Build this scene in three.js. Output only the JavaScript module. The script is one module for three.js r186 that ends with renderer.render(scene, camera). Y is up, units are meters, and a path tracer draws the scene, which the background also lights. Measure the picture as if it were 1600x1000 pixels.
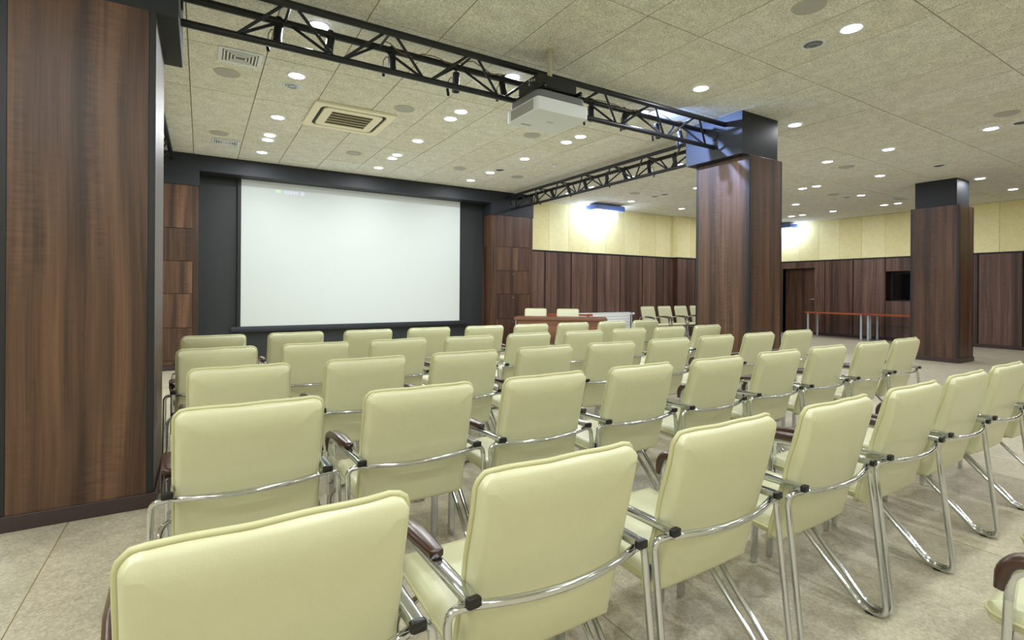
import * as THREE from 'three';
import { mergeGeometries } from 'three/addons/utils/BufferGeometryUtils.js';
import { RoundedBoxGeometry } from 'three/addons/geometries/RoundedBoxGeometry.js';
import { RectAreaLightUniformsLib } from 'three/addons/lights/RectAreaLightUniformsLib.js';

// ---------------------------------------------------------------- camera, exposure, lights at large
// X runs along the screen wall, D is the distance towards it (z = -D), metres.
const scene = new THREE.Scene();
scene.background = new THREE.Color(0x000000);
const camera = new THREE.PerspectiveCamera(2 * Math.atan(500 / 794) * 180 / Math.PI, 1.6, 0.05, 100);
camera.rotation.order = 'YXZ';
camera.position.set(0, 1.30, 0);
camera.rotation.set(0, -Math.atan(486 / 794), 0.0065);
camera.setViewOffset(1600, 1000, 0, 46.6, 1600, 1000);
camera.updateMatrixWorld(true); camera.updateProjectionMatrix();
const renderer = new THREE.WebGLRenderer({ antialias: true });
renderer.toneMapping = THREE.LinearToneMapping;
renderer.toneMappingExposure = 2.3;
renderer.shadowMap.enabled = true;
RectAreaLightUniformsLib.init();
const LAMP_NITS = 150;                     // brightness of one 14 cm downlight
const WARM = 0xf6fcff, COOL = 0xf2f6ff;    // audience lamps, side-hall lamps
const CEIL = 3.45, WOOD = 2.94;

// ---------------------------------------------------------------- helpers
let seed = 7;
const rnd = () => { seed = (seed * 1664525 + 1013904223) >>> 0; return seed / 4294967296; };
const rr = (a, b) => a + (b - a) * rnd();
const V = (X, y, D) => new THREE.Vector3(X, y, -D);
const used = {};
function numbered(n) { const k = (used[n] = (used[n] || 0) + 1) - 1; return k ? n + '_' + String(k).padStart(3, '0') : n; }
function tag(o, label, category, group) { o.userData.label = label; o.userData.category = category; if (group) o.userData.group = group; return o; }
function thing(name, label, category, p = [0, 0, 0], turn = 0, group) {
  const o = new THREE.Group(); o.name = numbered(name); scene.add(o);
  o.position.set(p[0], p[1], -p[2]); o.rotation.y = turn; return tag(o, label, category, group);
}
function obj(name, geo, m, parent = scene) {
  const g = Array.isArray(geo) ? mergeGeometries(geo.map(x => { const y = x.index ? x.toNonIndexed() : x; for (const k of Object.keys(y.attributes)) if (!['position', 'normal', 'uv'].includes(k)) y.deleteAttribute(k); return y; })) : geo;
  const o = new THREE.Mesh(g, m); o.name = parent === scene ? numbered(name) : name;
  o.castShadow = o.receiveShadow = true; parent.add(o); return o;
}
function struct(name, geo, m) { const o = obj(name, geo, m); o.userData.kind = 'structure'; return o; }
// world-scale box mapping
function boxUV(g, ou = 0, ov = 0, turn = false) {
  const p = g.attributes.position, n = g.attributes.normal, uv = new Float32Array(p.count * 2);
  for (let i = 0; i < p.count; i++) {
    const ax = Math.abs(n.getX(i)), ay = Math.abs(n.getY(i)), az = Math.abs(n.getZ(i)); let u, v;
    if (ay > ax && ay > az) { u = p.getX(i); v = p.getZ(i); } else if (ax > az) { u = p.getZ(i); v = p.getY(i); } else { u = p.getX(i); v = p.getY(i); }
    if (turn) [u, v] = [v, u];
    uv[2 * i] = u + ou; uv[2 * i + 1] = v + ov;
  }
  g.setAttribute('uv', new THREE.BufferAttribute(uv, 2)); return g;
}
// box between two corners given as X, y, D, with a small chamfer
function slab(x0, x1, y0, y1, d0, d1, c = 0.003, turn = false, o) {
  const w = x1 - x0, h = y1 - y0, d = d1 - d0;
  const g = c > 0 ? new RoundedBoxGeometry(w, h, d, 1, Math.min(c, w / 2.1, h / 2.1, d / 2.1)) : new THREE.BoxGeometry(w, h, d);
  g.translate((x0 + x1) / 2, (y0 + y1) / 2, -(d0 + d1) / 2);
  return boxUV(g, o ? o[0] : rr(0, 5), o ? o[1] : rr(0, 5), turn);
}
// sweep a closed profile [[a, b], ...] along points (parallel transport)
function sweep(pts, prof, cap = true, up0 = null) {
  const n = pts.length, m = prof.length, pos = [], idx = [], uv = [];
  let t0 = pts[1].clone().sub(pts[0]).normalize();
  let N = up0 ? up0.clone() : (Math.abs(t0.y) < 0.9 ? new THREE.Vector3(0, 1, 0) : new THREE.Vector3(1, 0, 0));
  N.sub(t0.clone().multiplyScalar(N.dot(t0))).normalize(); let L = 0;
  for (let i = 0; i < n; i++) {
    const a = pts[Math.max(0, i - 1)], b = pts[Math.min(n - 1, i + 1)], t = b.clone().sub(a).normalize();
    const q = new THREE.Quaternion().setFromUnitVectors(t0, t); N.applyQuaternion(q); N.sub(t.clone().multiplyScalar(N.dot(t))).normalize(); t0 = t;
    const B = new THREE.Vector3().crossVectors(t, N); if (i) L += pts[i].distanceTo(pts[i - 1]);
    const k = typeof cap === 'object' && cap.scale ? cap.scale(i / (n - 1)) : 1;
    for (let j = 0; j < m; j++) { const [x, y] = prof[j]; pos.push(pts[i].x + k * (N.x * x + B.x * y), pts[i].y + k * (N.y * x + B.y * y), pts[i].z + k * (N.z * x + B.z * y)); uv.push(j / m * 0.1, L); }
  }
  for (let i = 0; i < n - 1; i++) for (let j = 0; j < m; j++) { const a = i * m + j, b = i * m + (j + 1) % m, c = a + m, d = b + m; idx.push(a, c, b, b, c, d); }
  if (cap) for (const [i, s] of [[0, 0], [n - 1, 1]]) for (let j = 1; j < m - 1; j++) { const a = i * m, b = a + j, c = a + j + 1; if (s) idx.push(a, c, b); else idx.push(a, b, c); }
  const g = new THREE.BufferGeometry(); g.setAttribute('position', new THREE.Float32BufferAttribute(pos, 3)); g.setAttribute('uv', new THREE.Float32BufferAttribute(uv, 2)); g.setIndex(idx);
  // outward winding
  g.computeVertexNormals(); const nn = g.attributes.normal, i0 = Math.floor(n / 2) * m, c0 = pts[Math.floor(n / 2)];
  const d = (g.attributes.position.getX(i0) - c0.x) * nn.getX(i0) + (g.attributes.position.getY(i0) - c0.y) * nn.getY(i0) + (g.attributes.position.getZ(i0) - c0.z) * nn.getZ(i0);
  if (d < 0) { for (let k = 0; k < idx.length; k += 3) { const t = idx[k]; idx[k] = idx[k + 1]; idx[k + 1] = t; } g.setIndex(idx); g.computeVertexNormals(); }
  return g;
}
const ring = (r, n = 8, ry = r) => Array.from({ length: n }, (_, i) => [r * Math.cos(2 * Math.PI * i / n), ry * Math.sin(2 * Math.PI * i / n)]);
// polyline with rounded corners
function bent(pts, rad, seg = 5) {
  const out = [pts[0].clone()];
  for (let i = 1; i < pts.length - 1; i++) {
    const a = pts[i - 1], b = pts[i], c = pts[i + 1], r = Array.isArray(rad) ? rad[i] : rad;
    const u = a.clone().sub(b), w = c.clone().sub(b), e = Math.min(r, u.length() * 0.49, w.length() * 0.49);
    u.normalize().multiplyScalar(e).add(b); w.normalize().multiplyScalar(e).add(b);
    for (let k = 0; k <= seg; k++) { const t = k / seg; out.push(u.clone().multiplyScalar((1 - t) * (1 - t)).addScaledVector(b, 2 * t * (1 - t)).addScaledVector(w, t * t)); }
  }
  out.push(pts[pts.length - 1].clone()); return out;
}
const P = (x, y, z) => new THREE.Vector3(x, y, z);
function rod(a, b, r, n = 8) { const g = new THREE.CylinderGeometry(r, r, a.distanceTo(b), n); g.applyQuaternion(new THREE.Quaternion().setFromUnitVectors(P(0, 1, 0), b.clone().sub(a).normalize())); const c = a.clone().add(b).multiplyScalar(0.5); g.translate(c.x, c.y, c.z); return g; }

// ---------------------------------------------------------------- procedural textures
function hash(x, y, s) { let h = Math.imul(x, 374761393) ^ Math.imul(y, 668265263) ^ Math.imul(s, 2147483647 ^ 0x5bd1e995); h = Math.imul(h ^ (h >>> 13), 1274126177); return ((h ^ (h >>> 16)) >>> 0) / 4294967296; }
function vn(x, y, px, py, s) {   // periodic value noise
  const xi = Math.floor(x), yi = Math.floor(y), fx = x - xi, fy = y - yi, u = fx * fx * (3 - 2 * fx), v = fy * fy * (3 - 2 * fy);
  const X0 = ((xi % px) + px) % px, X1 = (X0 + 1) % px, Y0 = ((yi % py) + py) % py, Y1 = (Y0 + 1) % py;
  const a = hash(X0, Y0, s), b = hash(X1, Y0, s), c = hash(X0, Y1, s), d = hash(X1, Y1, s);
  return a + (b - a) * u + (c - a + (a - b - c + d) * u) * v;
}
function fbm(u, v, fx, fy, oct, s) { let t = 0, a = 0.5, n = 0; for (let i = 0; i < oct; i++) { t += a * vn(u * fx, v * fy, fx, fy, s + i); n += a; a *= 0.5; fx *= 2; fy *= 2; } return t / n; }
function texture(w, h, sx, sy, fn, srgb = true) {
  const d = new Uint8Array(w * h * 4);
  for (let j = 0; j < h; j++) for (let i = 0; i < w; i++) { const c = fn(i / w, j / h), k = (j * w + i) * 4; d[k] = c[0]; d[k + 1] = c[1]; d[k + 2] = c[2]; d[k + 3] = 255; }
  const t = new THREE.DataTexture(d, w, h); t.wrapS = t.wrapT = THREE.RepeatWrapping; t.magFilter = THREE.LinearFilter; t.minFilter = THREE.LinearMipmapLinearFilter; t.generateMipmaps = true;
  if (srgb) t.colorSpace = THREE.SRGBColorSpace; t.repeat.set(1 / sx, 1 / sy); t.needsUpdate = true; return t;
}
const mix3 = (a, b, t) => [a[0] + (b[0] - a[0]) * t, a[1] + (b[1] - a[1]) * t, a[2] + (b[2] - a[2]) * t];
const clamp = x => Math.max(0, Math.min(1, x));
function woodTex(dark, mid, light, s, w = 768, h = 1024) {
  return texture(w, h, 1.25, 2.6, (u, v) => {
    const wob = (fbm(u, v, 3, 2, 2, s + 40) - 0.5) * 0.05, U = u + wob;
    const band = fbm(U, v, 9, 1, 3, s), mid2 = fbm(U, v, 34, 2, 2, s + 9), fine = vn(U * 210, v * 9, 210, 9, s + 17), pore = vn(U * 330, v * 40, 330, 40, s + 23);
    const flameMask = clamp((fbm(U, v, 11, 3, 2, s + 31) - 0.55) * 6), flame = vn(U * 26, v * 230, 26, 230, s + 37);
    let t = 0.5 + (band - 0.5) * 1.25 + (mid2 - 0.5) * 0.8 + (fine - 0.5) * 0.3 + flameMask * (flame - 0.5) * 0.3;
    if (pore > 0.86) t -= (pore - 0.86) * 1.6;
    t = clamp(t); return t < 0.5 ? mix3(dark, mid, t * 2) : mix3(mid, light, t * 2 - 1);
  });
}
function woolTex(base, amp, s) {
  return texture(768, 768, 1.2, 1.2, (u, v) => {
    const a = vn(u * 150, v * 240, 150, 240, s), b = vn(u * 240, v * 140, 240, 140, s + 3), c = fbm(u, v, 12, 14, 3, s + 5), f = vn(u * 70, v * 190, 70, 190, s + 8);
    let t = (a - 0.5) * 0.8 + (b - 0.5) * 0.7 + (c - 0.5) * 0.5 + (f - 0.5) * 0.5; if (a * b < 0.06) t -= 0.35;
    const k = 1 + amp * t; return [Math.min(255, base[0] * k), Math.min(255, base[1] * k), Math.min(255, base[2] * k)];
  });
}
const T = {
  walnut: woodTex([46, 30, 21], [79, 54, 39], [108, 78, 57], 11),
  walnut2: woodTex([56, 40, 34], [92, 68, 58], [120, 93, 80], 71),
  table: woodTex([74, 46, 34], [102, 66, 49], [120, 82, 63], 171, 256, 512), cherry: woodTex([120, 52, 24], [158, 74, 36], [176, 92, 50], 131, 256, 512),
  wool: woolTex([221, 222, 214], 0.21, 5), woolYellow: woolTex([238, 231, 180], 0.08, 19),
  floor: texture(1024, 1024, 2.0, 2.0, (u, v) => {
    const a = vn(u * 340, v * 340, 340, 340, 3), b = vn(u * 170, v * 170, 170, 170, 4), c = fbm(u, v, 7, 9, 4, 6), d = fbm(u, v, 40, 40, 2, 8);
    const t = (a - 0.5) * 0.16 + (b - 0.5) * 0.12 + (c - 0.5) * 0.1 + (d - 0.5) * 0.08, k = 1 + t; return [182 * k, 174 * k, 152 * k];
  }),
  leather: texture(512, 512, 0.4, 0.4, (u, v) => { const a = fbm(u, v, 5, 6, 3, 51), b = vn(u * 150, v * 150, 150, 150, 52); const t = 255 * clamp(0.75 * a + 0.06 * b + 0.1); return [t, t, t]; }, false),
  brushed: texture(256, 256, 0.3, 0.3, (u, v) => { const t = 200 + 40 * (vn(u * 120, v * 4, 120, 4, 61) - 0.5); return [t, t, t]; }),
};
const std = (o) => new THREE.MeshStandardMaterial(o), phys = (o) => new THREE.MeshPhysicalMaterial(o);
const M = {
  walnut: [std({ map: T.walnut, roughness: 0.42 }), std({ map: T.walnut, color: 0xf0e8e4, roughness: 0.45 })],
  wallWood: [std({ map: T.walnut2, roughness: 0.42 }), std({ map: T.walnut2, color: 0xeee6e4, roughness: 0.45 })],
  table: std({ map: T.table, roughness: 0.35 }), cherry: std({ map: T.cherry, roughness: 0.35 }),
  dark: std({ color: 0x2b2d30, roughness: 0.5 }), capital: std({ color: 0x1b2028, roughness: 0.6 }), recess: std({ color: 0x1f2325, roughness: 0.6 }),
  trim: std({ color: 0x15171d, roughness: 0.45 }), base: std({ color: 0x3a2b2c, roughness: 0.35 }),
  joint: std({ color: 0x755834, roughness: 0.95 }), black: std({ color: 0x0b0c0e, roughness: 0.6 }),
  wool: [0xffffff, 0xfcfbf8, 0xfdfdfb, 0xfaf9f5].map(c => std({ map: T.wool, color: c, roughness: 0.95, bumpMap: T.wool, bumpScale: 0.0015 })),
  woolYellow: [0xffffff, 0xf7f5ee].map(c => std({ map: T.woolYellow, color: c, roughness: 0.95 })),
  floor: [0xffffff, 0xfbf9f7].map(c => std({ map: T.floor, color: c, roughness: 0.42 })), seam: std({ color: 0xa89460, roughness: 0.6 }),
  plain: std({ color: 0xd8cfae, roughness: 0.9 }),
  leather: phys({ color: 0xc6c5a0, roughness: 0.33, bumpMap: T.leather, bumpScale: 0.0022, clearcoat: 0.35, clearcoatRoughness: 0.35 }),
  piping: std({ color: 0xbfbd90, roughness: 0.5 }),
  chrome: std({ color: 0xd0d4d9, metalness: 1, roughness: 0.09 }), steel: std({ color: 0xaeb4ba, metalness: 0.9, roughness: 0.35 }),
  padWood: phys({ color: 0x3a1d14, roughness: 0.3, clearcoat: 0.5, clearcoatRoughness: 0.25 }),
  plastic: std({ color: 0x111214, roughness: 0.4 }),
  truss: std({ color: 0x23252c, roughness: 0.38, metalness: 0.35 }),
  white: std({ color: 0xe2e8f0, roughness: 0.5 }), cream: std({ color: 0xf1edd6, roughness: 0.6 }), grey: std({ color: 0x6d7077, roughness: 0.5 }),
  cable: std({ color: 0x7a6848, roughness: 0.6 }), rim: std({ color: 0xbdbca8, roughness: 0.7 }), speaker: std({ color: 0xb0b2b0, roughness: 0.8 }), grille: std({ color: 0x6a654f, roughness: 0.8 }),
  radiator: std({ color: 0xe9ecec, roughness: 0.45 }), legGrey: std({ color: 0xb9c2c8, roughness: 0.35, metalness: 0.4 }),
  lampGlow: std({ color: 0xffffff, emissive: 0xfffdf4, emissiveIntensity: 5 }), lampGlowCool: std({ color: 0xffffff, emissive: 0xf6f8ff, emissiveIntensity: 5 }),
  flood: std({ color: 0xffffff, emissive: 0xdfe8ff, emissiveIntensity: 6 }),
  floodBody: std({ color: 0x5a70b4, roughness: 0.5 }), tagBlue: std({ color: 0x1a2a5a, roughness: 0.6 }),
  glassOff: phys({ color: 0x9fb0b0, roughness: 0.25, clearcoat: 0.6 }), darkGlass: phys({ color: 0x07090c, roughness: 0.08, clearcoat: 1 }),
  brass: std({ color: 0x9a9484, metalness: 0.9, roughness: 0.35 }),
};
const wd = () => M.walnut[Math.floor(rnd() * 2)], ww = () => M.wallWood[Math.floor(rnd() * 2)];
function inView(pts) { // any corner inside the frame (a little wider)
  return pts.some(p => { const q = p.clone().applyMatrix4(camera.matrixWorldInverse); if (q.z > -0.3) return false; q.applyMatrix4(camera.projectionMatrix); return Math.abs(q.x) < 1.06 && Math.abs(q.y) < 1.06; });
}

// ---------------------------------------------------------------- the setting
const XL = -5, XR = 16, DN = -4, DF = 10.1;
const floor = struct('floor', slab(XL - 0.2, XR + 0.2, -0.2, -0.004, DN - 0.2, DF + 0.2, 0), M.seam);
{ let k = 0; for (let x = -0.62 - 6; x < XR; x += 2) { const a = Math.max(XL, x + 0.0025), b = Math.min(XR, x + 1.9975); if (b - a < 0.1) continue; obj('floor_strip', slab(a, b, -0.004, 0, DN, DF, 0), M.floor[k++ % 2], floor); } }
const ceiling = struct('ceiling', slab(XL - 0.2, XR + 0.2, CEIL + 0.012, CEIL + 0.25, DN - 0.2, DF + 0.2, 0), M.joint);
{
  const rest = [];
  for (let i = -8; i < 27; i++) for (let j = -4; j < 9; j++) {
    const x0 = Math.max(XL, -0.11 + 0.6165 * i), x1 = Math.min(XR, -0.11 + 0.6165 * (i + 1)), d0 = Math.max(DN, 0.46 + 1.19 * j), d1 = Math.min(DF, 0.46 + 1.19 * (j + 1));
    if (x1 - x0 < 0.02 || d1 - d0 < 0.02) continue;
    const dy = rr(0, 0.0025), g = slab(x0 + 0.0035, x1 - 0.0035, CEIL + dy, CEIL + 0.013, d0 + 0.0035, d1 - 0.0035, 0.002);
    if (inView([[x0, d0], [x1, d0], [x0, d1], [x1, d1], [(x0 + x1) / 2, (d0 + d1) / 2]].map(([x, d]) => V(x, CEIL, d)))) obj('ceiling_panel', g, M.wool[Math.floor(rnd() * 4)], ceiling);
    else rest.push(g);
  }
  obj('ceiling_panel', rest, M.wool[0], ceiling).userData.kind = 'stuff';
}
// far wall to the right of the stage, with its step, and the stretch behind the stage
const wallFar = struct('wall_far', slab(XL - 0.2, XR + 0.2, 0, CEIL + 0.2, DF + 0.03, DF + 0.25, 0), M.black), wallStep = struct('wall_step', slab(11.66, XR, 0, CEIL, 9.97, DF + 0.03, 0), M.black);
function panelRun(wall, xs, y0, y1, d, m, name, gap) { for (let i = 0; i < xs.length - 1; i++) obj(name, slab(xs[i] + gap, xs[i + 1] - gap, y0, y1, d, d + 0.03, 0.003), typeof m === 'function' ? m() : m[i % m.length], wall); }
panelRun(wallFar, [6.43, 7.12, 7.92, 8.76, 9.57, 10.4, 11.23, 11.66], 0.08, 2.235, DF, ww, 'wood_panel', 0.015);
panelRun(wallFar, [6.44, 6.62, 7.22, 7.83, 8.47, 9.06, 9.72, 10.3, 10.92, 11.53, 11.66], 2.275, CEIL, DF, M.woolYellow, 'wool_panel', 0.002);
panelRun(wallStep, [11.65, 12.4, 13.2, 14.0, 14.8, 15.6, 16], 0.08, 2.235, 9.94, ww, 'wood_panel', 0.015);
panelRun(wallStep, [11.65, 12.2, 12.8, 13.4, 14.0, 14.6, 15.2, 15.8, 16], 2.275, CEIL, 9.94, M.woolYellow, 'wool_panel', 0.002);
obj('wool_panel', slab(11.63, 11.66, 2.275, CEIL, 9.94, DF), M.woolYellow[0], wallStep); obj('wood_panel', slab(11.63, 11.66, 0.08, 2.235, 9.94, DF), M.walnut[0], wallStep);
panelRun(wallFar, [XL, -4, -3, -2, -1.2], 0.08, CEIL, DF, M.woolYellow, 'wool_panel', 0.003);
struct('trim_1', [slab(6.43, 11.64, 2.24, 2.272, DF - 0.01, DF + 0.03), slab(11.62, XR, 2.24, 2.272, 9.93, 9.97)], M.trim);
struct('baseboard_far', [slab(6.43, 11.64, 0, 0.08, DF - 0.012, DF + 0.03), slab(11.62, XR, 0, 0.08, 9.928, 9.97), slab(XL, -1.2, 0, 0.08, DF - 0.012, DF + 0.03)], M.base);
// right wall; its frame is left open for the door recess and the booth window niche
const DR = [8.42, 9.42], NI = [5.72, 6.54];
const wallRight = struct('wall_right', [
  slab(XR + 0.03, XR + 0.5, 0, CEIL + 0.2, DN - 0.2, NI[0], 0), slab(XR + 0.03, XR + 0.5, 0, CEIL + 0.2, NI[1], DR[0], 0), slab(XR + 0.03, XR + 0.5, 0, CEIL + 0.2, DR[1], DF, 0),
  slab(XR + 0.03, XR + 0.5, 2.04, CEIL + 0.2, DR[0], DR[1], 0), slab(XR + 0.03, XR + 0.5, 1.88, CEIL + 0.2, NI[0], NI[1], 0), slab(XR + 0.03, XR + 0.5, 0, 1.07, NI[0], NI[1], 0),
  slab(XR + 0.45, XR + 0.6, 0, CEIL, NI[0] - 0.1, DR[1] + 0.1, 0)], M.black);
function runRight(ds, y0, y1, m, name, gap) { for (let i = 0; i < ds.length - 1; i++) obj(name, slab(XR, XR + 0.03, y0, y1, ds[i] + gap, ds[i + 1] - gap, 0.003), typeof m === 'function' ? m() : m[i % m.length], wallRight); }
runRight([-4, -3.2, -2.4, -1.6, -0.8, 0, 0.8, 1.6, 2.4, 3.0, 3.8, 4.59, 5.17, 5.72], 0.08, 2.235, ww, 'wood_panel', 0.015);
runRight([5.72, 6.54], 0.08, 1.07, ww, 'wood_panel', 0.006); runRight([5.72, 6.54], 1.88, 2.235, ww, 'wood_panel', 0.006);
runRight([6.54, 7.35, 8.13], 0.08, 2.235, ww, 'wood_panel', 0.015); runRight([8.13, 8.42], 0.08, 2.235, ww, 'wood_panel', 0.004);
runRight([8.42, 9.42], 2.04, 2.235, ww, 'wood_panel', 0.002); runRight([9.42, 9.94], 0.08, 2.235, ww, 'wood_panel', 0.006);
{ const ys = []; for (let d = -4; d <= 9.9; d += 0.585) ys.push(d + 0.02); ys.push(9.94); runRight(ys, 2.275, CEIL, M.woolYellow, 'wool_panel', 0.002); }
// reveals of door and niche
obj('door_reveal', [slab(XR + 0.03, XR + 0.2, 0, 2.04, DR[0] - 0.03, DR[0], 0), slab(XR + 0.03, XR + 0.2, 0, 2.04, DR[1], DR[1] + 0.03, 0), slab(XR + 0.03, XR + 0.2, 2.04, 2.07, DR[0], DR[1], 0)], M.walnut[0], wallRight);
obj('niche_lining', [slab(XR + 0.02, XR + 0.45, 1.07, 1.88, NI[1], NI[1] + 0.02, 0), slab(XR + 0.02, XR + 0.45, 1.07, 1.88, NI[0] - 0.02, NI[0], 0), slab(XR + 0.02, XR + 0.45, 1.88, 1.9, NI[0], NI[1], 0), slab(XR + 0.01, XR + 0.45, 1.05, 1.07, NI[0], NI[1], 0)], M.walnut[1], wallRight);
struct('trim_2', slab(XR - 0.01, XR + 0.03, 2.24, 2.272, DN, 9.93), M.trim);
struct('baseboard_right', [slab(XR - 0.012, XR + 0.03, 0, 0.08, DN, DR[0]), slab(XR - 0.012, XR + 0.03, 0, 0.08, DR[1], 9.93)], M.base);
const door = struct('door_1', slab(XR + 0.16, XR + 0.2, 0.005, 2.035, DR[0] + 0.005, DR[1] - 0.005, 0.003), M.walnut[0]);
{ const h = obj('door_handle', [rod(V(XR + 0.16, 1.08, 8.5), V(XR + 0.1, 1.08, 8.5), 0.012), rod(V(XR + 0.105, 1.08, 8.49), V(XR + 0.105, 1.08, 8.62), 0.011)], M.steel, door); obj('rosette', rod(V(XR + 0.162, 1.08, 8.5), V(XR + 0.15, 1.08, 8.5), 0.026, 14), M.steel, h); }
const win = struct('window_1', [slab(XR + 0.3, XR + 0.34, 1.07, 1.1, NI[0], NI[1]), slab(XR + 0.3, XR + 0.34, 1.83, 1.88, NI[0], NI[1]), slab(XR + 0.3, XR + 0.34, 1.1, 1.83, NI[1] - 0.05, NI[1]), slab(XR + 0.3, XR + 0.34, 1.1, 1.83, NI[0], NI[0] + 0.05)], M.trim);
obj('pane', slab(XR + 0.32, XR + 0.33, 1.1, 1.83, NI[0] + 0.05, NI[1] - 0.05, 0), M.darkGlass, win);
// walls outside the frame
struct('wall_left', slab(XL - 0.25, XL, 0, CEIL + 0.2, DN - 0.2, DF + 0.2, 0), M.plain);
struct('wall_back', slab(XL - 0.2, XR + 0.5, 0, CEIL + 0.2, DN - 0.25, DN, 0), M.plain);

// ---------------------------------------------------------------- stage front: two clad piers, dark header, recess, screen
const stage = struct('wall_stage', slab(-0.04, 5.34, 0, CEIL, 10.0, 10.12, 0), M.recess);
function pier(x0, x1, label, doorsX, inner) {
  const t = thing('stage_pier', label, 'pier', [0, 0, 0]);
  const W = wd(), R = (n, a) => obj(n, a, W, t);
  obj('core', slab(x0 + 0.02, x1 - 0.02, 0, WOOD, 9.63, 10.085, 0), M.black, t);
  const ys = [0.08, 0.15, 0.67, 1.21, 1.73, 2.25, WOOD], [a, b] = doorsX;
  R('side_stile', slab(x0, a - 0.002, 0.08, WOOD, 9.605, 9.64, 0.002)); R('side_stile', slab(b + 0.002, x1, 0.08, WOOD, 9.605, 9.64, 0.002));
  for (let i = 0; i < ys.length - 1; i++) {
    const isDoor = i > 0 && i < 5, d = R(isDoor ? 'cabinet_door' : 'fascia_panel', slab(a, b, ys[i] + 0.003, ys[i + 1] - 0.003, 9.6, 9.64, 0.003));
    if (i === 1 || i === 2 || i === 3) obj('lock', rod(V((a + b) / 2, ys[i + 1] - 0.07, 9.61), V((a + b) / 2, ys[i + 1] - 0.07, 9.594), 0.014, 12), M.brass, d);
  }
  for (const y of [[0.08, 2.25], [2.253, WOOD]]) R('return_panel', slab(inner > 0 ? x1 - 0.03 : x0, inner > 0 ? x1 : x0 + 0.03, y[0], y[1], 9.64, 10.0, 0.002));
  obj('capital', slab(x0 - 0.01, x1 + 0.01, WOOD, CEIL, 9.59, 10.085, 0.004), M.capital, t);
  obj('plinth', slab(x0 - 0.008, x1 + 0.008, 0, 0.08, 9.588, 10.0, 0.004), M.base, t);
  return t;
}
pier(-1.12, -0.04, 'walnut clad pier with lockable cupboard doors left of the projection screen', [-0.98, -0.12], 1);
pier(5.34, 6.42, 'walnut clad pier with lockable cupboard doors right of the projection screen', [5.48, 6.33], -1);
struct('trim_3', slab(-0.03, 5.33, 3.19, CEIL, 9.6, 10.0, 0.004), M.capital);   // header over the recess
const screen = thing('projection_screen', 'wide white projection screen in the dark recess of the far wall', 'screen', [0, 0, 0]);
{
  const W = 1024, H = 640, c = document.createElement('canvas'); c.width = W; c.height = H; const x = c.getContext('2d');
  x.fillStyle = '#8c8c8c'; x.fillRect(0, 0, W, H);
  x.fillStyle = '#b4f090'; x.fillRect(134, 86, 22, 12); x.fillStyle = '#c8c8ff'; for (let i = 0; i < 5; i++) x.fillRect(168 + i * 12, 85, 9, 14); x.fillRect(236, 84, 15, 17);
  const et = new THREE.CanvasTexture(c); et.colorSpace = THREE.SRGBColorSpace;
  const fab = std({ color: 0xb0b5b3, roughness: 0.9, emissive: 0xf2fff8, emissiveMap: et, emissiveIntensity: 0.2 });
  const g = new THREE.BoxGeometry(4.18, 2.8, 0.01); const uv = g.attributes.uv; for (let i = 0; i < uv.count; i++) if (i < 16 || i > 19) uv.setXY(i, 0.5, 0.995);
  g.translate(2.67, 2.04, -9.94); obj('screen_fabric', g, fab, screen);
  obj('side_border', slab(0.53, 0.585, 0.62, 3.44, 9.925, 9.95, 0.002), M.black, screen);
  obj('side_border', slab(4.755, 4.775, 0.62, 3.44, 9.925, 9.95, 0.002), M.black, screen);
  obj('bottom_bar', sweep([V(0.44, 0.59, 9.93), V(4.95, 0.59, 9.93)], [[-0.045, -0.02], [0.04, -0.02], [0.05, 0], [0.04, 0.02], [-0.045, 0.02]]), M.capital, screen);
  obj('roller_case', slab(0.4, 4.9, 3.3, 3.44, 9.85, 9.98, 0.01), M.black, screen);
  for (const s of [0.5, 4.85]) obj('wall_bracket', slab(s - 0.03, s + 0.03, 3.3, 3.4, 9.95, 9.995), M.black, screen);
}

// ---------------------------------------------------------------- free-standing pillars
function pillar(x0, x1, cap, label) {
  const t = thing('pillar', label, 'pillar', [0, 0, 0]), d0 = 3.69, d1 = 4.45, k = 0.034;
  obj('core', slab(x0 + 0.02, x1 - 0.02, 0, WOOD, d0 + 0.02, d1 - 0.02, 0), M.black, t);
  for (const [d, e] of [[d0, d0 + 0.02], [d1 - 0.02, d1]]) obj('wood_panel', slab(x0 + k, x1 - k, 0.07, WOOD, d, e, 0.002), wd(), t);
  for (const [a, b] of [[x0, x0 + 0.02], [x1 - 0.02, x1]]) obj('wood_panel', slab(a, b, 0.07, WOOD, d0 + k, d1 - k, 0.002), wd(), t);
  for (const x of [x0, x1]) for (const d of [d0, d1]) { const sx = x === x0 ? 1 : -1, sd = d === d0 ? 1 : -1; obj('edge_trim', slab(Math.min(x, x + sx * k), Math.max(x, x + sx * k), 0.07, WOOD, Math.min(d, d + sd * k), Math.max(d, d + sd * k), 0.003), M.trim, t); }
  const b = 0.014; obj('baseboard', [slab(x0 - b, x1 + b, 0, 0.085, d0 - b, d0, 0.004), slab(x0 - b, x1 + b, 0, 0.085, d1, d1 + b, 0.004), slab(x0 - b, x0, 0, 0.085, d0, d1, 0.004), slab(x1, x1 + b, 0, 0.085, d0, d1, 0.004)], M.base, t);
  obj('capital', slab(cap[0], cap[1], WOOD, CEIL, cap[2], cap[3], 0.004), M.capital, t);
  return t;
}
pillar(-0.915, -0.235, [-0.9, -0.125, 3.7, 4.52], 'walnut pillar with black edge trim close to camera on the left');
pillar(5.56, 6.24, [5.45, 6.17, 3.71, 4.53], 'walnut pillar with dark capital carrying two trusses, in mid room');
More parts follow.
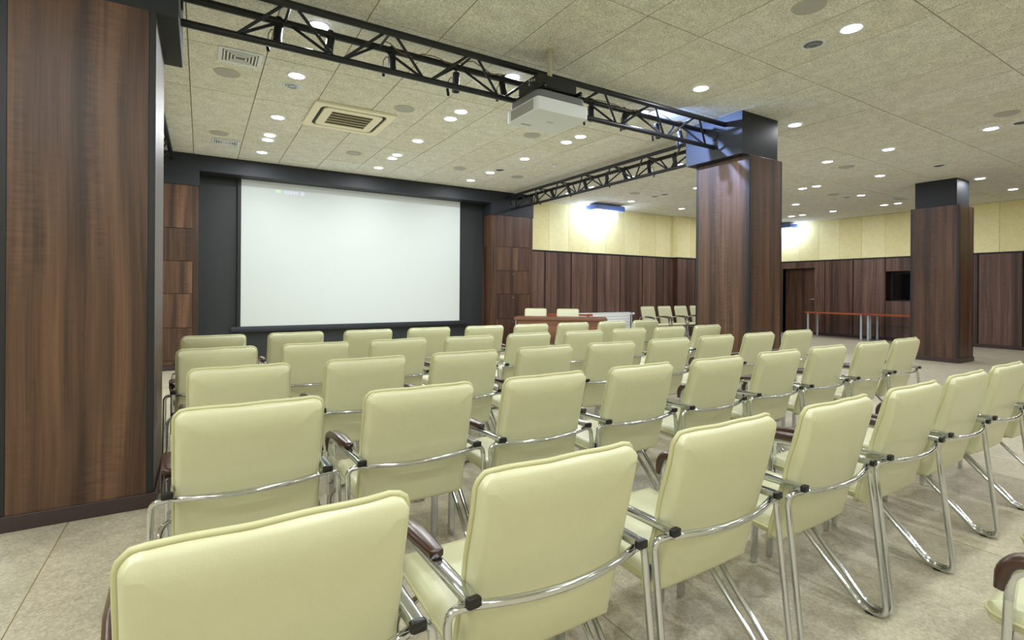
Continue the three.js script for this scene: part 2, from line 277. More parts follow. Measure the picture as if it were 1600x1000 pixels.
pillar(11.93, 12.63, [11.99, 12.58, 3.75, 4.4], 'walnut pillar with dark capital standing alone at far right');

// ---------------------------------------------------------------- lighting trusses
const cyl = new THREE.CylinderGeometry(1, 1, 1, 10);
function bar(name, a, b, r, parent) { const o = obj(name, cyl, M.truss, parent); o.position.copy(a).add(b).multiplyScalar(0.5); o.quaternion.setFromUnitVectors(P(0, 1, 0), b.clone().sub(a).normalize()); o.scale.set(r, a.distanceTo(b), r); return o; }
function truss(at, s0, s1, n0, pitch, label) {   // at(s, side, y): side -1 / 0 / +1
  const t = thing('lighting_truss', label, 'truss', [0, 0, 0]), up = 3.34, lo = 3.095;
  bar('chord', at(s0, -1, up), at(s1, -1, up), 0.029, t); bar('chord', at(s0, 1, up), at(s1, 1, up), 0.029, t); bar('chord', at(s0, 0, lo), at(s1, 0, lo), 0.026, t);
  for (let s = n0; s < s1; s += pitch) {
    for (const side of [-1, 1]) for (const e of [-1, 1]) { const u = s + e * (pitch / 2 - 0.03); if (u > s0 && u < s1) bar('brace', at(s + e * 0.025, 0, lo), at(u, side, up), 0.012, t); }
    const m = s + pitch / 2; if (m < s1) bar('brace', at(m, -1, up), at(m, 1, up), 0.0105, t);
  }
  for (const s of [s0, s1]) obj('end_plate', (() => { const q = at(s, 0, 3.24), r = at(s + (s === s0 ? 0.012 : -0.012), 0, 3.24); return rod(q, r, 0.06, 12); })(), M.truss, t);
  return t;
}
const nearAt = (s, k, y) => V(s, y, 4.1 + 0.15 * k), farAt = (s, k, y) => V(5.88 + 0.15 * k, y, s), leftAt = (s, k, y) => V(-0.55 + 0.15 * k, y, s);
truss(nearAt, -0.125, 5.45, 0.17, 0.735, 'black triangular truss crossing the ceiling from left pillar to middle pillar');
truss(farAt, 4.53, 9.59, 5.18, 0.72, 'black triangular truss running from the middle pillar back to the stage');
truss(leftAt, 4.52, 9.59, 5.18, 0.72, 'black triangular truss running back from the left pillar, nearly hidden');
// spotlights clamped to the trusses
function spot(x, y, d, aim, label, group, driver = true) {
  const t = thing('spotlight', label, 'spotlight', [x, 0, d], aim, group), tilt = rr(-0.6, 0.2);
  obj('clamp', [rod(P(0, 3.36, 0), P(0, y + 0.06, 0), 0.008), new THREE.TorusGeometry(0.032, 0.007, 6, 14).translate(0, 3.34, 0)], M.plastic, t);
  const b = obj('barrel', new THREE.LatheGeometry([[0.001, 0.085], [0.026, 0.085], [0.032, 0.075], [0.032, -0.05], [0.036, -0.055], [0.036, -0.09], [0.031, -0.09], [0.028, -0.07], [0.001, -0.068]].map(p => new THREE.Vector2(...p)), 16), M.truss, t);
  b.position.set(0, y, 0); b.rotation.x = tilt; obj('lens', new THREE.CylinderGeometry(0.027, 0.027, 0.004, 16).translate(0, -0.071, 0), M.glassOff, b);
  if (driver) {
    obj('driver_box', (() => { const g = new RoundedBoxGeometry(0.026, 0.07, 0.02, 2, 0.008); g.rotateZ(0.15); return g.translate(-0.075, y - 0.1, 0); })(), M.plastic, t);
    obj('cable', sweep([P(-0.02, y + 0.03, 0), P(-0.05, y + 0.035, 0), P(-0.072, y + 0.0, 0), P(-0.076, y - 0.066, 0)], ring(0.004, 6)), M.plastic, t);
  }
  return t;
}
const ORD = ['leftmost', 'second', 'third', 'fourth', 'fifth', 'sixth', 'seventh', 'eighth', 'ninth'];
[[0.49, 3.24], [0.87, 3.27], [1.38, 3.24], [1.98, 3.2], [2.48, 3.24], [3.58, 3.22], [4.07, 3.22], [4.6, 3.2], [5.0, 3.18]].forEach(([x, y], i) => spot(x, y, 4.24, rr(-0.6, 0.6), `small black spotlight, ${i ? ORD[i] + ' from the left' : 'leftmost'} on the near truss`, 'spotlights on the near truss', i !== 1));
[8.83, 8.28, 7.76, 7.26, 6.69, 6.25, 5.71, 5.2].forEach((d, i) => spot(6.02, 3.22, d, Math.PI / 2 + rr(-0.5, 0.5), `small black spotlight, ${i ? ORD[i] + ' from the stage' : 'nearest the stage'} on the far truss`, 'spotlights on the far truss', i % 2 === 0));

// thin supply cables lying slackly along the near truss
function cable(x0, x1, label) {
  const pts = []; for (let i = 0; i <= 24; i++) { const t = i / 24; pts.push(V(x0 + (x1 - x0) * t, 3.372 - 0.05 * Math.pow(Math.sin(t * Math.PI * 3), 2) + 0.006 * Math.sin(i * 2.1), 4.18 + 0.05 * Math.sin(t * 7))); }
  tag(obj('power_cable', sweep(pts, ring(0.005, 6)), M.cable), label, 'cable');
}
cable(1.3, 2.5, 'thin brown cable sagging behind the near truss left of the projector'); cable(3.05, 5.1, 'thin brown cable sagging behind the near truss right of the projector');

// ---------------------------------------------------------------- projector under the near truss
{
  const t = thing('projector', 'white ceiling projector hanging from a pole under the near truss', 'projector', [2.715, 0, 3.835]);
  const w = 0.56, d = 0.51;
  const shape = (W, D, r) => { const s = new THREE.Shape(); s.moveTo(-W / 2 + r, -D / 2); s.lineTo(W / 2 - r, -D / 2); s.quadraticCurveTo(W / 2, -D / 2, W / 2, -D / 2 + r); s.lineTo(W / 2, D / 2 - r); s.quadraticCurveTo(W / 2, D / 2, W / 2 - r, D / 2); s.lineTo(-W / 2 + r, D / 2); s.quadraticCurveTo(-W / 2, D / 2, -W / 2, D / 2 - r); s.lineTo(-W / 2, -D / 2 + r); s.quadraticCurveTo(-W / 2, -D / 2, -W / 2 + r, -D / 2); return s; };
  const ext = (W, D, r, h, b) => new THREE.ExtrudeGeometry(shape(W - 2 * b, D - 2 * b, r), { depth: h - 2 * b, bevelThickness: b, bevelSize: b, bevelSegments: 2, curveSegments: 5 }).rotateX(-Math.PI / 2);
  const lower = obj('lower_case', ext(w, d, 0.03, 0.115, 0.006).translate(0, 2.856, 0), M.white, t);
  obj('upper_case', ext(w - 0.03, d - 0.03, 0.05, 0.08, 0.02).translate(0, 2.98, 0), M.grey, t);
  { const bars = []; for (let i = 0; i < 30; i++) bars.push(slab(-w / 2 - 0.004, -w / 2 + 0.004, 2.862, 2.952, -0.19 + i * 0.0125, -0.19 + i * 0.0125 + 0.006, 0)); obj('vent_grille', bars, M.speaker, lower).userData.kind = 'stuff'; }
  obj('maker_plate', slab(-0.01, 0.06, 2.8475, 2.8505, -0.02, -0.005, 0), M.speaker, lower);
  obj('service_hatch', slab(-0.18, -0.08, 2.8475, 2.8505, 0.14, 0.17, 0), M.speaker, lower);
  obj('lens_ring', new THREE.TorusGeometry(0.05, 0.012, 8, 24).translate(0.12, 2.92, -d / 2 - 0.003), M.plastic, lower);
  for (const x of [-0.2, 0.2]) obj('foot_rail', sweep([P(x, 3.075, -0.22), P(x, 3.075, 0.24)], ring(0.02, 10)), M.plastic, t);
  const br = obj('bracket', [slab(-0.2, 0.2, 3.09, 3.1, -0.16, 0.16), slab(-0.21, -0.2, 3.09, 3.2, -0.16, 0.16), slab(0.2, 0.21, 3.09, 3.2, -0.16, 0.16), slab(-0.21, 0.21, 3.1, 3.2, -0.165, -0.155)], M.plastic, t);
  for (const [dd, y] of [[-0.1, 3.16], [-0.06, 3.17], [-0.02, 3.18], [-0.02, 3.145]]) obj('hole_plug', rod(P(-0.214, y, -dd), P(-0.209, y, -dd), 0.011, 10), M.speaker, br);
  obj('pole', new THREE.CylinderGeometry(0.022, 0.022, 0.36, 18).translate(-0.055, 3.27, 0.115), M.rim, t);
  obj('ceiling_flange', new THREE.CylinderGeometry(0.032, 0.032, 0.01, 18).translate(-0.055, 3.444, 0.115), M.rim, t);
}

// ---------------------------------------------------------------- ceiling fittings
const lampDisc = new THREE.LatheGeometry([[0.0001, -0.012], [0.05, -0.011], [0.072, -0.006], [0.074, 0]].map(p => new THREE.Vector2(...p)), 24);
const lampRim = new THREE.LatheGeometry([[0.072, 0.0], [0.074, -0.007], [0.082, -0.01], [0.094, -0.006], [0.096, 0.0]].map(p => new THREE.Vector2(...p)), 28);
function areaLight(x, d, w, color, nits) { const l = new THREE.RectAreaLight(color, nits, w, w); l.position.set(x, CEIL - 0.02, -d); l.lookAt(x, 0, -d); l.castShadow = true; scene.add(l); }
function downlight(x, d, label, group, tone, boost = 1) {
  const cool = x > 6, t = thing('downlight', label, 'downlight', [x, CEIL, d], 0, group);
  obj('lamp_glass', lampDisc, cool ? M.lampGlowCool : M.lampGlow, t); obj('rim', lampRim, M.white, t);
  areaLight(x, d, 0.13, tone || (cool ? COOL : WARM), LAMP_NITS * boost * (x > 8 ? 0.5 : x > 6 ? 0.68 : x < 0 ? 1.5 : 1)); return t;
}
function offLight(x, d, label, m) {
  const t = thing('unlit_downlight', label, 'downlight', [x, CEIL, d]);
  obj('lamp_glass', lampDisc, m, t); obj('rim', lampRim, M.white, t); obj('inner_ring', new THREE.TorusGeometry(0.04, 0.004, 6, 24).rotateX(Math.PI / 2).translate(0, -0.0135, 0), M.steel, t);
}
const LINE = ['leftmost lamp line', 'second lamp line from left', 'third lamp line from left', 'lamp line beside middle pillar', 'fifth lamp line from left', 'sixth lamp line from left', 'lamp line passing lone pillar', 'lamp line nearest right wall'];
const lines = [
  [0.81, [8.9, 8.11, 7.84, 6.97, 5.51, 4.37]], [2.66, [8.89, 8.13, 7.88, 6.98, 5.85, 5.55, 4.37]], [4.5, [8.93, 8.14, 6.98, 5.87, 5.55, 4.4, 3.55, 2.09]],
  [6.93, [8.92, 8.14, 7.0, 5.87, 3.68]], [8.78, [8.9, 7.0, 5.7, 4.43, 3.56, 2.4]], [10.63, [8.96, 7.0, 5.85, 5.57, 4.44]], [12.44, [8.9, 7.01, 5.56, 3.55]], [14.27, [8.16, 7.85, 7.05, 5.87, 5.58, 3.55]]];
const NUM = ['first', 'second', 'third', 'fourth', 'fifth', 'sixth', 'seventh', 'eighth', 'ninth', 'tenth'];
const NTH = ['nearest the far end', 'second from the far end', 'third from the far end', 'fourth from the far end', 'fifth from the far end', 'sixth from the far end', 'seventh from the far end', 'eighth from the far end'];
lines.forEach(([x, ds], i) => ds.forEach((d, j) => downlight(x === 6.93 && d === 3.68 ? 6.5 : x, d, `lit round downlight ${NTH[j]} in the ${LINE[i]}`, 'lit ceiling downlights', x === 4.5 && d === 4.4 ? 0xc4d6ff : 0, x === 4.5 && d === 4.4 ? 1.4 : 1)));
[0.9, -0.6, -2.4].forEach((d, i) => [-3.2, -1.2, 0.81, 2.66, 4.5, 6.93, 8.78, 10.63, 12.44, 14.27].forEach((x, j) => downlight(x, d, `lit round downlight behind the camera, ${NUM[j]} from left in the ${NUM[i]} row back`, 'downlights behind the camera')));
[2.1, 5.6, 8.2].forEach((d, i) => downlight(-2.6, d, `lit round downlight hidden behind the left pillar, ${NUM[i]} from the camera`, 'downlights left of the pillar'));
{ // the tilted lamp by the middle pillar that throws the truss's shadow on its capital
  const l = new THREE.SpotLight(0x9fbcff, 9, 0, 0.75, 0.6, 2); l.position.copy(V(4.5, CEIL - 0.03, 4.4)); l.target.position.copy(V(5.45, 3.1, 4.1)); l.castShadow = true; scene.add(l, l.target);
}
offLight(0.81, 5.81, 'unlit greenish glass downlight beside a lit one, left of the air conditioner', M.glassOff);
offLight(4.51, 2.4, 'unlit blue-grey downlight near the top right, beside a bright lamp', M.grey);
offLight(4.54, 7.87, 'unlit dark downlight just right of a lit lamp above the screen', M.plastic);
offLight(8.78, 2.11, 'unlit dark downlight at the right edge of the picture', M.plastic);
offLight(10.61, 3.56, 'unlit dark downlight left of the lone right pillar', M.plastic);
offLight(12.41, 5.84, 'unlit downlight far right between two lit lamps', M.grey);
offLight(8.77, 8.15, 'unlit grey downlight beyond the far truss, left of a pair', M.grey);
offLight(8.78, 7.86, 'unlit grey downlight beyond the far truss, right of a pair', M.grey);
function speaker(x, d, label) {
  const t = thing('ceiling_speaker', label, 'speaker', [x, CEIL, d]);
  obj('grille', new THREE.LatheGeometry([[0.0001, -0.009], [0.08, -0.008], [0.106, -0.004]].map(p => new THREE.Vector2(...p)), 32), M.speaker, t);
  obj('rim', new THREE.LatheGeometry([[0.104, 0], [0.106, -0.006], [0.114, -0.008], [0.12, 0]].map(p => new THREE.Vector2(...p)), 32), M.rim, t);
}
[[0.21, 5.81, 'round grey ceiling speaker by the large vent at upper left'], [0.2, 8.13, 'round grey ceiling speaker by the small vent near the stage'], [2.05, 5.83, 'round grey ceiling speaker just right of the air conditioner'], [2.05, 8.17, 'round grey ceiling speaker between air conditioner and screen'], [3.9, 5.87, 'round grey ceiling speaker just below the projector'], [3.89, 8.15, 'round grey ceiling speaker above the right part of the screen'], [5.1, 8.17, 'round grey ceiling speaker where far truss meets the stage'], [3.89, 2.1, 'round grey ceiling speaker at the top edge of the picture'], [8.21, 2.1, 'round grey ceiling speaker near the right edge of the picture'], [9.42, 4.44, 'round grey ceiling speaker between middle pillar and lone pillar'], [11.85, 5.85, 'round grey ceiling speaker far back left of an unlit lamp'], [8.13, 8.14, 'round grey ceiling speaker beyond the far truss above the floodlight']].forEach(a => speaker(...a));
function detector(x, d, label) { const t = thing('smoke_detector', label, 'detector', [x, CEIL, d]); obj('housing', new THREE.LatheGeometry([[0.0001, -0.04], [0.025, -0.038], [0.045, -0.022], [0.05, 0]].map(p => new THREE.Vector2(...p)), 18), M.white, t); obj('base_ring', new THREE.CylinderGeometry(0.055, 0.055, 0.008, 18).translate(0, -0.004, 0), M.cream, t); }
detector(5.15, 7.05, 'small smoke detector on the ceiling left of the far truss');
// square louvred vents
function vent(x, d, w, h, label) {
  const t = thing('ceiling_vent', label, 'vent', [x, CEIL, d]);
  obj('backing', slab(-w / 2 + 0.02, w / 2 - 0.02, -0.004, 0.0, -h / 2 + 0.02, h / 2 - 0.02, 0), M.grille, t);
  const frame = (a, b, c, y0, y1) => [slab(-a, a, y0, y1, -b, -b + c), slab(-a, a, y0, y1, b - c, b), slab(-a, -a + c, y0, y1, -b + c, b - c), slab(a - c, a, y0, y1, -b + c, b - c)];
  obj('frame', frame(w / 2, h / 2, 0.035, -0.01, 0), M.white, t);
  for (let k = 1; k < 5; k++) { const s = w / 2 - 0.015 - k * 0.028, q = h / 2 - 0.015 - k * 0.028; if (s > 0.02 && q > 0.02) obj('louvre', frame(s, q, 0.014, -0.012 - 0.001 * k, -0.003), M.white, t); }
}
vent(0.3, 5.355, 0.36, 0.34, 'square white louvred ceiling vent at upper left under the truss'); vent(0.3, 8.57, 0.36, 0.32, 'square white louvred ceiling vent close to the stage at left');
vent(13.55, 5.32, 0.6, 0.2, 'narrow ceiling vent far right above two lamps');
{
  const t = thing('air_conditioner', 'square cream ceiling cassette air conditioner with brown intake grille', 'air conditioner', [1.575, CEIL, 6.545]);
  const fr = (a, b, c, y0, y1, k) => [slab(-a, a, y0, y1, -b, -b + c, k), slab(-a, a, y0, y1, b - c, b, k), slab(-a, -a + c, y0, y1, -b + c, b - c, k), slab(a - c, a, y0, y1, -b + c, b - c, k)];
  obj('outer_frame', fr(0.475, 0.465, 0.085, -0.03, 0, 0.004), M.cream, t);
  obj('air_slot', slab(-0.4, 0.4, -0.012, 0, -0.39, 0.39, 0), M.black, t);
  const sq = (s, r) => { const q = new THREE.Shape(); q.moveTo(-s + r, -s); q.lineTo(s - r, -s); q.quadraticCurveTo(s, -s, s, -s + r); q.lineTo(s, s - r); q.quadraticCurveTo(s, s, s - r, s); q.lineTo(-s + r, s); q.quadraticCurveTo(-s, s, -s, s - r); q.lineTo(-s, -s + r); q.quadraticCurveTo(-s, -s, -s + r, -s); return q; };
  const plate = sq(0.345, 0.09); plate.holes.push(sq(0.25, 0.01)); obj('inner_panel', new THREE.ExtrudeGeometry(plate, { depth: 0.012, bevelThickness: 0.005, bevelSize: 0.005, bevelSegments: 2, curveSegments: 6 }).rotateX(Math.PI / 2).translate(0, -0.016, 0), M.cream, t);
  const ol = sq(0.392, 0.12); const corner = sq(0.4, 0.001); corner.holes.push(ol); obj('corner_fill', new THREE.ExtrudeGeometry(corner, { depth: 0.016, bevelEnabled: false, curveSegments: 6 }).rotateX(Math.PI / 2).translate(0, -0.012, 0), M.cream, t);
  const gr = obj('intake_grille', slab(-0.25, 0.25, -0.022, -0.012, -0.25, 0.25, 0), M.grille, t);
  for (let k = 0; k < 4; k++) obj('grille_bar', slab(-0.25, 0.25, -0.03, -0.022, -0.25 + 0.1 + k * 0.1 - 0.004, -0.25 + 0.1 + k * 0.1 + 0.004, 0), M.cream, gr);
  obj('slat', Array.from({ length: 24 }, (_, k) => slab(-0.25, 0.25, -0.026, -0.02, -0.245 + k * 0.0207, -0.238 + k * 0.0207, 0)), M.grille, gr).userData.kind = 'stuff';
}
// bright floodlights washing the far and right walls
function flood(x, d, turn, label) {
  const t = thing('floodlight', label, 'floodlight', [x, 0, d], turn);
  obj('housing', slab(-0.46, 0.46, 3.29, 3.41, -0.2, 0.2, 0.006), M.floodBody, t);
  obj('lamp_panel', slab(-0.43, 0.43, 3.08, 3.285, 0.02, 0.16, 0.02), M.flood, t);
  for (const s of [-0.3, 0.3]) obj('hanger', rod(P(s, 3.4, 0), P(s, CEIL, 0), 0.012), M.steel, t);
  const c = Math.cos(turn), s = Math.sin(turn), at = (lx, y, ld) => P(x + lx * c - ld * s, y, -(d) - lx * s - ld * c);
  const l = new THREE.RectAreaLight(0xc4d8ff, 2.6, 0.86, 0.2); l.position.copy(at(0, 3.18, 0.175)); l.lookAt(at(0, 3.0, 1)); l.castShadow = true; scene.add(l);
  for (const k of [-0.5, 0.5]) { const p = new THREE.PointLight(0xc4d8ff, 0.18); p.position.copy(at(k, 3.24, 0.16)); p.castShadow = true; scene.add(p); }
}
flood(8.62, 9.62, 0, 'blazing white floodlight with blue housing under the ceiling by the far wall');
flood(15.6, 9.3, -Math.PI / 2, 'second floodlight washing the right wall, hidden behind the middle pillar');

// ---------------------------------------------------------------- chairs
// a cushion: rounded outline of rings, domed on both faces; lies in the x-y plane, y from 0 to h, rear face towards +z
function cushion(w, h, rT, rB, tF, tB, R, RT, bow) {
  const insets = [0, 0.0015, 0.005, 0.011, 0.02, 0.033, 0.05, 0.075, 0.1], n = 60, pos = [], idx = [], uv = [];
  const outline = (ins) => {
    const a = w / 2 - ins, y0 = ins, y1 = h - ins, q = Math.max(rT - ins, 0.004), p = Math.max(rB - ins, 0.004), o = [];
    const arc = (cx, cy, r, s) => { for (let k = 0; k < 8; k++) { const t = s + k / 7 * Math.PI / 2; o.push([cx + r * Math.cos(t), cy + r * Math.sin(t)]); } };
    const line = (a0, b0, m) => { for (let k = 1; k <= m; k++) o.push([a0[0] + (b0[0] - a0[0]) * k / (m + 1), a0[1] + (b0[1] - a0[1]) * k / (m + 1)]); };
    arc(a - q, y1 - q, q, 0); line([a - q, y1], [-a + q, y1], 7); arc(-a + q, y1 - q, q, Math.PI / 2); line([-a, y1 - q], [-a, y0 + p], 7); arc(-a + p, y0 + p, p, Math.PI); line([-a + p, y0], [a - p, y0], 7); arc(a - p, y0 + p, p, 1.5 * Math.PI); line([a, y0 + p], [a, y1 - q], 7); return o;
  };
  const prof = (d, r) => Math.sqrt(1 - Math.pow(1 - Math.min(d / r, 1), 2)), K = outline(0).length;
  for (const side of [1, -1]) {
    const base = pos.length / 3;
    for (const ins of insets) for (const [x, y] of outline(ins)) {
      const dx = w / 2 - Math.abs(x), dt = h - y, db = y; let e = Math.min(prof(dx, R), prof(db, R), prof(dt, RT));
      if (ins === 0) e = 0; else e = Math.min(1, Math.max(e, prof(ins, R) * 0.6));
      pos.push(x, y, side * (side > 0 ? tB : tF) * e + bow * (1 - Math.pow(2 * x / w, 2))); uv.push(x, y);
    }
    const c = pos.length / 3; pos.push(0, h / 2, side * (side > 0 ? tB : tF) + bow); uv.push(0, h / 2);
    for (let i = 0; i < insets.length - 1; i++) for (let j = 0; j < K; j++) { const a = base + i * K + j, b = base + i * K + (j + 1) % K, q = a + K, s = b + K; if (side > 0) idx.push(a, b, q, b, s, q); else idx.push(a, q, b, b, q, s); }
    const last = base + (insets.length - 1) * K; // inner field as rows so that the bow stays smooth
    for (let j = 0; j < K; j++) { const a = last + j, b = last + (j + 1) % K; if (side > 0) idx.push(a, b, c); else idx.push(a, c, b); }
  }
  const g = new THREE.BufferGeometry(); g.setAttribute('position', new THREE.Float32BufferAttribute(pos, 3)); g.setAttribute('uv', new THREE.Float32BufferAttribute(uv, 2)); g.setIndex(idx); g.computeVertexNormals();
  const rim = outline(0).map(([x, y]) => P(x, y, bow * (1 - Math.pow(2 * x / w, 2)))); return { g, rim };
}
function closedTube(pts, r, n) { const c = new THREE.CatmullRomCurve3(pts, true, 'catmullrom', 0.3); return new THREE.TubeGeometry(c, 90, r, n, true); }
const BACK = cushion(0.465, 0.515, 0.036, 0.022, 0.022, 0.036, 0.02, 0.08, 0.006), SEAT = cushion(0.47, 0.45, 0.045, 0.03, 0.03, 0.036, 0.03, 0.05, 0);
const backPiping = closedTube(BACK.rim.map((p, i) => P(p.x, p.y, p.z - 0.005 + 0.0022 * Math.sin(i * 1.7)).sub(P(0, 0.2575, 0)).multiply(P(1.008, 1.008, 1)).add(P(0, 0.2575, 0))), 0.0072, 6), seatPiping = closedTube(SEAT.rim, 0.005, 6);
const flat = [[0.008, 0.016], [0.0105, 0.01], [0.0105, -0.01], [0.008, -0.016], [-0.008, -0.016], [-0.0105, -0.01], [-0.0105, 0.01], [-0.008, 0.016]].map(([a, b]) => [b, a]);
const CH = {};
for (const s of [-1, 1]) {
  CH['fleg' + s] = sweep([P(s * 0.262, 0.004, -0.485), P(s * 0.262, 0.3, -0.478), P(s * 0.262, 0.52, -0.471)], flat, true, P(1, 0, 0));
  CH['arm' + s] = sweep(bent([P(s * 0.262, 0.52, -0.471), P(s * 0.262, 0.602, -0.464), P(s * 0.258, 0.622, -0.33), P(s * 0.25, 0.626, 0.022)], [0, 0.06, 0.05]), flat, true, P(1, 0, 0));
  CH['cap' + s] = sweep([P(s * 0.25, 0.626, 0.018), P(s * 0.2497, 0.6262, 0.031)], flat.map(([a, b]) => [a * 1.06, b * 1.1]), true, P(1, 0, 0));
  CH['rleg' + s] = sweep(bent([P(s * 0.2, 0.385, -0.43), P(s * 0.29, 0.372, -0.40), P(s * 0.298, 0.0115, -0.035), P(s * 0.298, 0.0115, 0.055), P(s * 0.296, 0.60, -0.012), P(s * 0.235, 0.606, 0.006)], [0, 0.05, 0.04, 0.042, 0.05]), ring(0.0105, 8));
  CH['foot' + s] = (() => { const g = new RoundedBoxGeometry(0.02, 0.01, 0.03, 2, 0.004); return g.translate(s * 0.298, 0.005, -0.005); })();
  CH['pad' + s] = sweep(bent([P(s * 0.262, 0.54, -0.489), P(s * 0.262, 0.624, -0.474), P(s * 0.258, 0.643, -0.34), P(s * 0.254, 0.645, -0.17)], [0, 0.07, 0.06], 6), ring(0.0245, 12, 0.0145).map(([a, b]) => [Math.sign(a) * Math.min(Math.abs(a) * 1.22, 0.0255), Math.sign(b) * Math.min(Math.abs(b) * 1.35, 0.0165)]), { scale: t => Math.min(1, 0.72 + 12 * Math.min(t, 1 - t)) }, P(1, 0, 0));
}
CH.rail = sweep(Array.from({ length: 17 }, (_, i) => { const t = -1 + i / 8; return P(t * 0.235, 0.606 - 0.006 * (1 - t * t), 0.006 + 0.036 * (1 - t * t)); }), ring(0.0105, 8));
CH.cross = rod(P(-0.2, 0.385, -0.43), P(0.2, 0.385, -0.43), 0.0105); CH.under = (() => { const g = new RoundedBoxGeometry(0.34, 0.01, 0.28, 1, 0.004); return g.translate(0, 0.4, -0.31); })();
CH.seam = sweep(Array.from({ length: 9 }, (_, i) => { const t = -1 + i / 4; return P(t * 0.215, 0.27, -0.021 + 0.006 * (1 - t * t)); }), ring(0.004, 5));
const tilt = Math.atan2(0.125, 0.497);
function buildChair() {
  const t = new THREE.Group(); t.userData = {};
  const b = obj('backrest', BACK.g, M.leather, t); b.position.set(0, 0.395, -0.112); b.rotation.x = tilt; obj('piping', backPiping, M.piping, b); obj('seam', CH.seam, M.piping, b);
  const s = obj('seat', SEAT.g, M.leather, t); s.position.set(0, 0.432, -0.085); s.rotation.x = -Math.PI / 2 + 0.04; obj('piping', seatPiping, M.piping, s);
  for (const k of [-1, 1]) {
    const f = obj('front_leg', CH['fleg' + k], M.chrome, t); obj('rear_leg', CH['rleg' + k], M.chrome, t); const a = obj('arm_bar', CH['arm' + k], M.chrome, t);
    obj('end_cap', CH['cap' + k], M.plastic, a); obj('arm_pad', CH['pad' + k], M.padWood, t); obj('glide', CH['foot' + k], M.plastic, t);
  }
  obj('back_rail', CH.rail, M.chrome, t); obj('seat_crossbar', CH.cross, M.chrome, t); obj('seat_base', CH.under, M.black, t);
  return t;
}
const proto = buildChair(); let first = true;
function chair(x, d, turn, label, group) {   // d = depth of the back rail
  const c = first ? proto : proto.clone(); first = false; c.name = numbered('armchair'); scene.add(c);
  c.position.set(x, 0, -d); c.rotation.y = turn; return tag(c, label, 'chair', group);
}
const COL = ['leftmost', 'second from left', 'third from left', 'fourth from left', 'fifth from left', 'sixth from left', 'seventh from left', 'eighth from left', 'ninth from left'];
const rows = [
  ['front row nearest the screen', 5.0, [0.1, 0.75, 1.41, 2.05, 2.7, 3.33, 3.96, 4.59, 5.22]], ['second row from the screen', 3.96, [0.1, 0.73, 1.36, 1.99, 2.62, 3.26, 3.89, 4.52, 5.15]],
  ['middle row of the audience block', 2.98, [0.18, 0.83, 1.47, 2.11, 2.73, 3.38, 4.02, 4.65, 5.34]], ['second row from the camera', 2.0, [0.16, 0.785, 1.41, 2.045, 2.68, 3.36, 3.99, 4.66, 5.29]],
  ['row closest to the camera', 0.99, [0.125, 0.755, 1.385, 2.02, 2.655, 3.285, 3.915, 4.545]]];
const jitter = [[0, 0.01, 0, 0, 0.01, -0.02, -0.03, -0.02, -0.03]];
rows.forEach(([name, d, xs], r) => xs.forEach((x, i) => {
  const c = chair(x, d + rr(-0.012, 0.012), rr(-0.02, 0.02), `cream leather armchair, ${COL[i]} in the ${name}`, 'audience chairs in rows');
  if ((r === 4 && i === 2) || (r === 3 && i === 3)) { obj('care_tag', new RoundedBoxGeometry(0.004, 0.05, 0.03, 1, 0.0015).translate(-0.238, 0.46, -0.09), M.tagBlue, c); }
}));
chair(2.03, -0.03, 0, 'cream leather armchair cut off at the lower right corner, dark armrest showing', 'chairs behind the last row');
chair(2.655, 0.05, 0, 'cream leather armchair cut off by the right edge, only a seat corner showing', 'chairs behind the last row');
// chairs along the far wall, facing the room
[9.88, 10.505, 11.13, 11.755].forEach((x, i) => chair(x, 9.4, Math.PI, `cream leather armchair facing the camera against the far wall, ${i ? COL[i] : 'leftmost'} of four`, 'chairs against the far wall'));
// the speakers' tables and their chairs
chair(6.29, 9.27, Math.PI - 0.67, 'cream leather chair behind the speakers\' table, left of two', 'chairs at the speakers\' table'); chair(6.8, 8.78, Math.PI - 0.67, 'cream leather chair behind the speakers\' table, right of two', 'chairs at the speakers\' table');
{
  const t = thing('speakers_table', 'long walnut speakers\' table with closed front panel standing right of the stage', 'table', [6.0, 0.015, 7.99], -0.67);
  obj('tabletop', slab(-0.91, 0.91, 0.7, 0.75, 0, 0.62, 0.003, true), M.table, t);
  obj('front_panel', slab(-0.84, 0.84, 0.06, 0.7, 0.03, 0.055, 0.003, true), M.table, t);
  for (const s of [-0.84, 0.84]) { obj('side_panel', slab(s - 0.012, s + 0.012, 0, 0.7, 0.055, 0.58, 0.003), M.table, t); }
  for (const s of [-0.875, 0.875]) obj('corner_post', rod(P(s, 0, -0.05), P(s, 0.7, -0.05), 0.016, 12), M.steel, t);
}
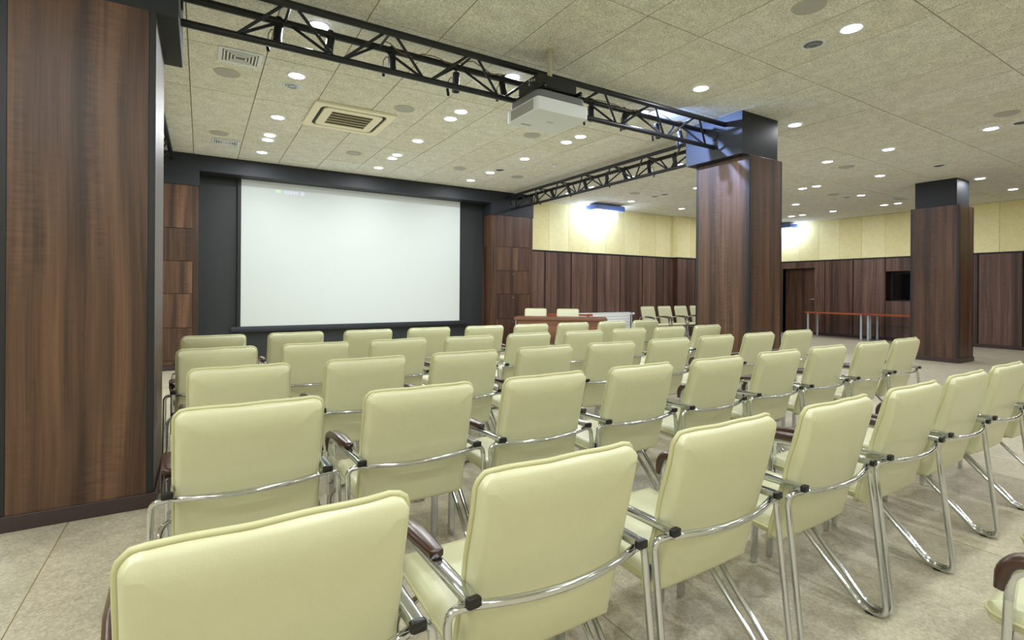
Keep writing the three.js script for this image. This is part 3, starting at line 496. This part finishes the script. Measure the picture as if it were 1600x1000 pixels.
function officeTable(x, d, turn, w, dep, y, label, legs) {
  const t = thing('office_table', label, 'table', [x, 0, d], turn);
  obj('tabletop', slab(-w / 2, w / 2, y - 0.03, y, -dep / 2, dep / 2, 0.004, true), M.cherry, t);
  for (const sx of [-1, 1]) for (const sd of [-1, 1]) { const l = obj('leg', new THREE.CylinderGeometry(0.028, 0.028, y - 0.04, 14).translate(sx * (w / 2 - legs), (y - 0.03) / 2 + 0.005, sd * (dep / 2 - 0.07)), M.legGrey, t); obj('foot', new THREE.CylinderGeometry(0.022, 0.026, 0.012, 14).translate(sx * (w / 2 - legs), 0.006, sd * (dep / 2 - 0.07)), M.plastic, l); }
}
officeTable(7.2, 9.2, -0.67, 1.0, 0.4, 0.76, 'cherry red table mostly hidden behind the two speakers\' chairs', 0.1);
officeTable(15.5, 7.5, Math.PI / 2, 1.55, 0.66, 0.72, 'cherry topped table with grey legs at the right wall, nearer the door', 0.07);
officeTable(15.5, 5.92, Math.PI / 2, 1.55, 0.66, 0.72, 'cherry topped table with grey legs at the right wall, half behind the lone pillar', 0.07);
{
  const t = thing('radiator', 'white ribbed panel radiator on the far wall behind the speakers\' table', 'radiator', [8.95, 0, 9.99]);
  obj('panel', slab(-0.9, 0.9, 0.18, 0.71, -0.01, 0.06, 0.012), M.radiator, t);
  for (let k = 0; k < 6; k++) obj('rib', slab(-0.88, 0.88, 0.22 + k * 0.082, 0.285 + k * 0.082, -0.022, -0.008, 0.006), M.radiator, t);
  obj('top_grille', slab(-0.91, 0.91, 0.71, 0.73, -0.02, 0.09, 0.004), M.radiator, t);
  obj('valve', [rod(P(0.9, 0.69, 0), P(1.0, 0.69, 0), 0.016, 12), rod(P(0.98, 0.69, 0), P(1.04, 0.69, 0), 0.026, 12)], M.white, t);
  obj('pipe', rod(P(0.95, 0, 0), P(0.95, 0.69, 0), 0.01), M.white, t);
  for (const s of [-0.7, 0.7]) obj('wall_bracket', slab(s - 0.02, s + 0.02, 0.25, 0.65, 0.06, 0.105), M.white, t);
}
renderer.render(scene, camera);
